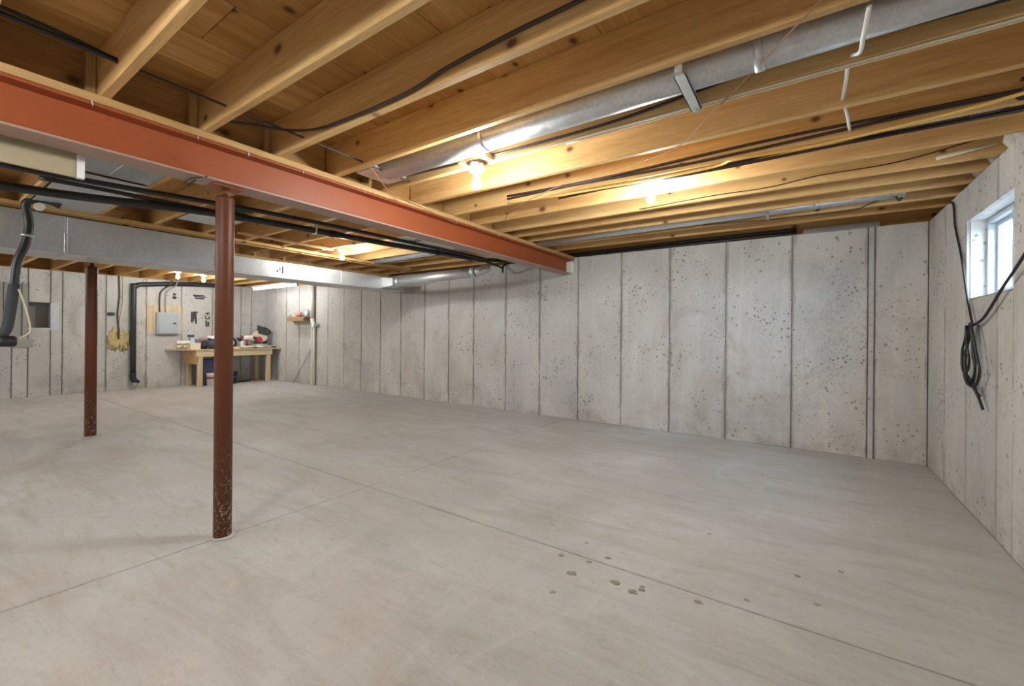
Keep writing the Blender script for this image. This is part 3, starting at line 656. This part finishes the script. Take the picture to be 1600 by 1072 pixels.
cable([(XL + .02, 2.79, 2.42), (XL + .025, 2.80, 2.0), (XL + .02, 2.775, 1.6), (XL + .03, 2.79, 1.3), (XL + .045, 2.79, 1.08)], .012, dkbrown_m, 'brown cable running down the far wall into the foam patch')
cable([(XL + .02, 2.86, 2.42), (XL + .025, 2.86, 1.9), (XL + .02, 2.83, 1.6), (XL + .02, 2.80, 1.35)], .008, cream_cable, 'cream cable beside the brown cable on the far wall')
obj('junction_box', bx(XL, XL + .06, 2.62, 2.72, 1.58, 1.64, .008), black_m, None, 'small black junction box on the far wall', 'electrical box')
# metal sleeve of the niche and the grey boards beside it
t = thing('duct_sleeve', (XL, 1.66, 1.28), 'open galvanised metal sleeve set in a hole in the far wall', 'duct')
bm = bmesh.new(); y0, y1, z0, z1 = NICHE
box(bm, XL - .22, XL + .012, y0, y0 + .006, z0, z1); box(bm, XL - .22, XL + .012, y1 - .006, y1, z0, z1)
box(bm, XL - .22, XL + .012, y0, y1, z0, z0 + .006); box(bm, XL - .22, XL + .012, y0, y1, z1 - .006, z1)
obj('sleeve', bm, grey_sheet, t); obj('flange', bx(XL - .001, XL + .012, y1 - .004, y1 + .11, z0 - .04, z1 - .01, .001), galv_m, t)
obj('flange', bx(XL - .001, XL + .012, y0 - .02, y1, z0 - .035, z0, .001), galv_m, t)
t = thing('sheet_panel', (XL + .02, 1.1, 1.08), 'tall folded grey metal panel leaning on the far wall', 'panel')
for i, (a, b, d) in enumerate(((.70, 1.02, .03), (1.03, 1.20, .045), (1.21, 1.43, .03), (1.435, 1.50, .05))):
    obj('fold', bx(XL - .001, XL + d, a, b, 1.08 + .02 * i, 2.13, .003), grey_sheet, t)
obj('plate', bx(XL - .001, XL + .014, 1.30, 1.57, .93, 1.09, .002), grey_sheet, t)
# black stencilled marks on the concrete
def marks(strokes):
    for (y0, y1, za, zb) in strokes:
        obj('stencil_mark', bx(XL - .004, XL + .0075, y0, y1, za, zb), paint_k, wl)
marks([(4.13, 4.36, 2.10, 2.13), (4.15, 4.40, 2.075, 2.095), (4.17, 4.36, 2.03, 2.062), (3.74, 3.79, 2.08, 2.13), (3.73, 3.80, 2.0, 2.06), (3.82, 3.85, 2.03, 2.045),
       (4.09, 4.13, 1.47, 1.72), (4.135, 4.16, 1.50, 1.73), (4.165, 4.20, 1.56, 1.71), (4.175, 4.21, 1.44, 1.58), (4.16, 4.23, 1.70, 1.725),
       (4.39, 4.42, 1.38, 1.52), (4.43, 4.47, 1.40, 1.49), (4.39, 4.48, 1.375, 1.395), (4.39, 4.47, 1.55, 1.575), (4.38, 4.40, 1.57, 1.64), (4.45, 4.48, 1.58, 1.62), (4.39, 4.48, 1.69, 1.715), (4.41, 4.45, 1.66, 1.69)])

# ------------------------------------------------------------------ black hose hanging by the trunk duct
t = thing('hanging_hose', (-5.68, .6, 1.15), 'black flexible hose hanging from the ceiling beside the trunk duct', 'hose')
hp = [(-5.62, .90, 2.40), (-5.64, .82, 2.43), (-5.66, .74, 2.425), (-5.68, .695, 2.37), (-5.70, .712, 2.25), (-5.70, .715, 2.17), (-5.70, .698, 2.032), (-5.70, .66, 1.90), (-5.70, .643, 1.80), (-5.70, .63, 1.62)]
obj('hose', tb(hp, .031, 14), black_m, t)
obj('lower_sleeve', tb([(-5.70, .633, 1.66), (-5.70, .609, 1.40), (-5.70, .59, 1.27), (-5.70, .545, 1.20), (-5.70, .47, 1.175)], .037, 14), dark_m, t)
obj('nozzle', lt((-5.66, .545, 1.165), [(.04, 0), (.047, .01), (.047, .085), (.036, .10)], 16, 'y'), black_m, t)
obj('clamp', tb([(-5.70, .706, 2.11), (-5.70, .704, 2.09)], .042, 14, 0), steel_m, t)
obj('cap', lt((-5.66, .77, 2.36), [(.028, 0), (.034, .01), (.034, .05)], 14, 'x'), white_m, t, 'white cap')
cable([(-5.66, .655, 1.62), (-5.64, .69, 1.47), (-5.64, .722, 1.28), (-5.65, .70, 1.22), (-5.66, .645, 1.19)], .007, cream_cable, 'cream cord looped beside the hanging hose nozzle')
for k in range(3):
    pts = [(-7.4 + .01 * k, .98 + .05 * k + .07 * math.cos(a * .5236), 2.30 + .1 * math.sin(a * .5236)) for a in range(13)]
    cable(pts, .006, white_m, 'loop of white cord hanging behind the second beam', group='white cord loops behind the second beam', sm=3)

# ------------------------------------------------------------------ workbench
TB = .825
t = thing('workbench', (-11.6, 4.75, 0), 'rough pine workbench crowded with tools in the far corner', 'workbench')
bm = prism(bmesh.new(), [(-12.0, 3.58), (-11.30, 3.90), (-11.22, 3.92), (-11.22, 5.785), (-12.0, 5.785)], 'z', TB, TB + .022); obj('top', bm, bench_y, t)
obj('front_rail', bx(-11.28, -11.24, 3.93, 5.585, TB - .145, TB, .003), bench_y, t)
obj('back_rail', bx(-11.99, -11.95, 3.93, 5.585, TB - .145, TB, .003), bench_y, t)
obj('end_board', bx(-11.95, -11.28, 3.93, 3.965, TB - .31, TB, .003), plate_m, t)
obj('end_rail', bx(-11.95, -11.28, 5.55, 5.585, TB - .145, TB, .003), bench_y, t)
for x, y in ((-11.285, 3.97), (-11.285, 5.46), (-11.95, 3.97), (-11.95, 5.46)):
    obj('leg', bx(x, x + (.04 if x > -11.5 else .09), y, y + .09, 0, TB - (.145 if x > -11.5 else 0), .003), bench_leg, t)
    if x > -11.5: obj('leg_brace', bx(x - .045, x - .005, y - .0, y + .09, 0, TB, .003), bench_leg, t)
TT = TB + .022
# under the bench
t = thing('printed_box', (-11.6, 4.25, 0), 'tall purple printed carton under the workbench', 'box')
obj('carton', bx(-11.75, -11.50, 4.09, 4.40, 0, .60, .004), purple_m, t)
obj('flap', bx(-11.72, -11.52, 4.12, 4.38, .60, .612, .002), navy_m, t)
t = thing('plastic_tub', (-11.4, 4.28, 0), 'white plastic tub with printed label in front of the purple carton', 'bucket')
obj('tub', lt((-11.40, 4.29, 0), [(.085, 0), (.095, .26), (.10, .265), (.10, .285)], 20), white_m, t)
obj('label_band', lt((-11.40, 4.29, .16), [(.0925, 0), (.0945, .05)], 20), red_pl, t)
t = thing('bucket', (-11.5, 4.77, 0), 'dark navy bucket under the workbench', 'bucket')
obj('pail', lt((-11.50, 4.76, 0), [(.105, 0), (.125, .27), (.13, .27), (.13, .29), (.115, .29), (.10, .02)], 22), navy_m, t)
obj('handle', tb([(-11.50, 4.635, .27), (-11.44, 4.66, .20), (-11.37, 4.76, .17), (-11.44, 4.86, .20), (-11.50, 4.885, .27)], .005, 6), steel_m, t)
obj('scrap_board', bx(-11.75, -11.62, 5.0, 5.42, 0, .035, .004), dark_m, None, 'dark scrap board lying under the workbench', 'board')
obj('scrap_board', bx(-11.60, -11.50, 5.22, 5.44, 0, .03, .004), shelfw_m, None, 'short brown offcut lying under the workbench', 'board')

# ------------------------------------------------------------------ things on the workbench
obj('paper_roll', lt((-11.75, 3.72, TT + .145), [(.045, 0), (.05, .01), (.05, .27), (.045, .28)], 16, 'y'), white_m, None, 'white paper roll lying on tins at the bench end', 'paper roll')
for i, (y, h) in enumerate(((3.77, .095), (3.90, .095))):
    q = thing('paint_tin', (-11.75, y, TT), ('brown tin under the bench-end corner of the paper roll', 'brown tin under the middle of the paper roll')[i], 'tin')
    obj('can', lt((-11.75, y, TT), [(.05, 0), (.05, .01), (.048, .012), (.048, h - .012), (.05, h - .01), (.05, h)], 16), shelfw_m, q); obj('wrapper', lt((-11.75, y, TT + .02), [(.0487, 0), (.0487, .05)], 16), tan_m, q)
q = thing('cardboard_box', (-11.5, 3.98, TT), 'cream cardboard box on the bench end beside the tins', 'box')
obj('carton', bx(-11.60, -11.40, 3.88, 4.06, TT, TT + .105, .004), tan_m, q); obj('lid_flap', bx(-11.60, -11.40, 3.875, 3.965, TT + .105, TT + .109), tan_m, q)
q = thing('spray_bottle', (-11.7, 4.0, TT), 'pale blue spray bottle behind the cream box', 'bottle')
obj('bottle', lt((-11.72, 4.02, TT), [(.045, 0), (.048, .02), (.048, .15), (.02, .19), (.018, .21)], 16), ltblue_m, q)
obj('trigger_head', bx(-11.74, -11.67, 3.93, 4.04, TT + .21, TT + .245, .008), navy_m, q); obj('trigger', bx(-11.70, -11.685, 3.945, 3.957, TT + .15, TT + .21, .002), navy_m, q)
def drill(x, y, z, m, m2, label, s=1.0, fl=1):
    q = thing('cordless_drill', (x, y, z), label, 'drill')
    obj('motor_housing', lt((x, y, z + .17 * s), [(.02 * s, -.10 * s * fl), (.034 * s, -.09 * s * fl), (.036 * s, .04 * s * fl), (.026 * s, .06 * s * fl)], 14, 'y'), m, q)
    obj('chuck', lt((x, y + .06 * s * fl, z + .17 * s), [(.022 * s, 0), (.018 * s, .05 * s * fl), (.008 * s, .07 * s * fl)], 12, 'y'), black_m, q)
    obj('grip', tb([(x, y - .03 * s * fl, z + .15 * s), (x, y - .045 * s * fl, z + .05 * s)], .02 * s, 10, 0), m2, q)
    obj('battery', bx(x - .035 * s, x + .035 * s, y - .10 * s * fl, y + .02 * s * fl, z, z + .055 * s, .006), black_m, q)
drill(-11.55, 4.20, TT, mauve_m, dark_m, 'mauve grey cordless drill on the workbench by the cream box', 1.0, 1)
obj('tool_bag', bl((-11.38, 4.30, TT + .08), (.09, .11, .085), seed=5, amp=.35), navy_m, None, 'slumped dark navy tool bag on the bench edge', 'bag')
obj('plastic_bag', bl((-11.62, 4.42, TT + .118), (.09, .13, .115), seed=6, amp=.7, sub=3, freq=2.5), white_m, None, 'crumpled white plastic bag behind the navy tool bag', 'bag')
drill(-11.5, 4.46, TT, navy_m, dark_m, 'navy cordless drill beside the crumpled white bag', .95, -1)
q = thing('jar', (-11.42, 4.45, TT), 'small clear jar with grey lid on the bench edge', 'jar')
obj('glass', lt((-11.40, 4.43, TT), [(.03, 0), (.032, .005), (.032, .06), (.026, .07)], 14), ltblue_m, q); obj('lid', lt((-11.40, 4.43, TT + .07), [(.029, 0), (.029, .018)], 14), grey_box, q)
q = thing('hose_reel', (-11.6, 4.80, TT), 'black ring reel with white hub on the workbench beside the post', 'reel')
obj('ring', lt((-11.60, 4.78, TT + .10), [(.05, 0), (.10, 0), (.10, .05), (.05, .05)], 20, 'x'), black_m, q); obj('hub', lt((-11.61, 4.78, TT + .10), [(.02, 0), (.05, 0), (.05, .07), (.02, .07)], 16, 'x'), white_m, q)
obj('plastic_bag', bl((-11.66, 4.89, TT + .085), (.06, .07, .08), seed=9, amp=.6, sub=3, freq=2.2), vinyl_m, None, 'pale lilac plastic bag beside the black ring reel', 'bag')
for i, (y, x, m, lab) in enumerate(((5.0, -11.52, white_m, 'white squeeze bottle beside the lilac bag'), (5.06, -11.58, ltblue_m, 'pale blue squeeze bottle behind the white bottle'))):
    q = thing('squeeze_bottle', (x, y, TT), lab, 'bottle')
    obj('bottle', lt((x, y, TT), [(.036, 0), (.04, .01), (.04, .10), (.015, .14)], 14), m, q); obj('nozzle', lt((x, y, TT + .14), [(.014, 0), (.005, .05)], 10), (red_pl, white_m)[i], q)
q = thing('wood_offcut', (-11.42, 4.8, TT), 'pale pine offcut lying along the bench edge', 'board'); obj('block', bx(-11.45, -11.36, 4.70, 4.86, TT, TT + .035, .003), bench_y, q)
obj('work_glove', bl((-11.40, 5.10, TT + .025), (.055, .14, .026), seed=12, amp=.5), tan_m, None, 'pale work glove lying on the bench edge', 'glove')
obj('work_glove', bl((-11.40, 5.36, TT + .022), (.05, .09, .024), seed=14, amp=.5), insul_m, None, 'whitish crumpled glove in front of the mitre saw', 'glove')
q = thing('pry_bar', (-11.38, 5.3, TT), 'small dark pry bar on the bench edge before the mitre saw', 'tool')
obj('bar', tb([(-11.36, 5.22, TT + .008), (-11.36, 5.36, TT + .008), (-11.36, 5.385, TT + .02)], .008, 8), dark_m, q)
# mitre saw
q = thing('mitre_saw', (-11.6, 5.45, TT), 'mitre saw with black handle and pale guard on the workbench end', 'saw')
obj('base', bx(-11.78, -11.45, 5.22, 5.62, TT, TT + .055, .012), alum_m, q)
obj('turntable', lt((-11.6, 5.44, TT + .055), [(.15, 0), (.15, .022), (.14, .028)], 28), alum_m, q)
obj('fence', bx(-11.72, -11.69, 5.22, 5.66, TT + .055, TT + .14, .004), alum_m, q)
obj('blade_guard', prism(bmesh.new(), [(5.44 + .155 * math.cos(math.pi * i / 12), TT + .20 + .155 * math.sin(math.pi * i / 12)) for i in range(13)] + [(5.30, TT + .14), (5.56, TT + .14)][::1], 'x', -11.64, -11.58), tan_m, q)
obj('blade', lt((-11.612, 5.44, TT + .20), [(.01, 0), (.13, .0), (.13, .003), (.01, .003)], 32, 'x'), steel_m, q)
obj('motor', lt((-11.58, 5.38, TT + .17), [(.055, 0), (.06, .01), (.06, .12), (.045, .14)], 18, 'x'), red_pl, q)
obj('arm', prism(bmesh.new(), [(5.40, TT + .30), (5.42, TT + .46), (5.47, TT + .44), (5.62, TT + .33), (5.64, TT + .28), (5.58, TT + .25)], 'x', -11.64, -11.57), dark_m, q)
obj('handle', tb([(-11.605, 5.52, TT + .42), (-11.605, 5.60, TT + .385), (-11.605, 5.67, TT + .33), (-11.605, 5.64, TT + .28)], .017, 10), black_m, q)
obj('pivot_spring', lt((-11.7, 5.60, TT + .06), [(.05, 0), (.05, .12), (.03, .14)], 14), dark_m, q)
obj('extension_wing', bx(-11.66, -11.5, 5.62, 5.76, TT + .03, TT + .05, .004), alum_m, q)
drill(-11.42, 5.12, TT, white_m, red_pl, 'white and red cordless drill beside the mitre saw', 1.15, 1)
q = thing('angle_grinder', (-11.6, 5.18, TT), 'black angle grinder lying behind the white and red drill', 'tool')
obj('grinder_body', lt((-11.72, 4.97, TT + .16), [(.025, 0), (.034, .02), (.034, .14), (.02, .2)], 12, 'y'), black_m, q); obj('disc', lt((-11.72, 5.14, TT + .126), [(.01, 0), (.06, 0), (.06, .006), (.01, .006)], 20), steel_m, q)
obj('stand_block', bx(-11.76, -11.68, 4.99, 5.18, TT, TT + .125, .006), tan_m, q)

# more clutter on the bench
q = thing('tool_case', (-11.82, 4.25, TT), 'grey hard tool case at the back of the workbench', 'case')
obj('case_shell', bx(-11.92, -11.78, 4.12, 4.42, TT, TT + .17, .012), mauve_m, q); obj('case_handle', tb([(-11.77, 4.22, TT + .12), (-11.75, 4.24, TT + .12), (-11.75, 4.30, TT + .12), (-11.77, 4.32, TT + .12)], .008, 6), black_m, q)
q = thing('detergent_jug', (-11.85, 4.55, TT), 'white plastic jug at the back of the workbench', 'bottle')
obj('jug', lt((-11.85, 4.55, TT), [(.07, 0), (.075, .02), (.075, .16), (.03, .21)], 16), white_m, q); obj('cap', lt((-11.85, 4.55, TT + .21), [(.026, 0), (.026, .03)], 12), navy_m, q)
q = thing('extension_cord', (-11.42, 4.60, TT), 'coil of black cord on the workbench edge', 'cord')
for k in range(3): obj('turn', tb([(-11.42 + (.07 - .008 * k) * math.cos(a * .5236), 4.60 + (.085 - .008 * k) * math.sin(a * .5236), TT + .012 + .018 * k) for a in range(13)], .010, 8, 3), black_m, q)
q = thing('toolbox', (-11.82, 4.78, TT), 'blue grey toolbox at the back of the workbench', 'toolbox')
obj('tray', bx(-11.93, -11.76, 4.68, 4.90, TT, TT + .11, .006), grey_box, q); obj('lid', prism(bmesh.new(), [(-11.93, TT + .112), (-11.76, TT + .112), (-11.80, TT + .16), (-11.89, TT + .16)], 'y', 4.68, 4.90), grey_box, q); obj('handle', tb([(-11.845, 4.73, TT + .16), (-11.845, 4.74, TT + .19), (-11.845, 4.84, TT + .19), (-11.845, 4.85, TT + .16)], .008, 8), black_m, q)
obj('rag', bl((-11.40, 4.97, TT + .028), (.07, .06, .03), seed=21, amp=.6, sub=3, freq=2.5), insul_m, None, 'whitish crumpled rag on the bench edge beside the bottles', 'cloth')
q = thing('spray_can', (-11.86, 5.12, TT), 'white spray can at the back of the workbench', 'can')
obj('can', lt((-11.86, 5.13, TT), [(.032, 0), (.034, .005), (.034, .17), (.02, .19)], 14), white_m, q); obj('cap', lt((-11.86, 5.13, TT + .19), [(.024, 0), (.024, .04)], 12), red_pl, q)

# the clutter stands tall on the bench
for o in list(C.objects):
    if o.parent is None and o in ORG and abs(o.location.z - TT) < .06 and -11.95 < o.location.x < -11.2 and o.name != 'workbench':
        o.scale = (1.2, 1.2, 1.25) if o.name.startswith('mitre') else (1.12, 1.1, 1.35)
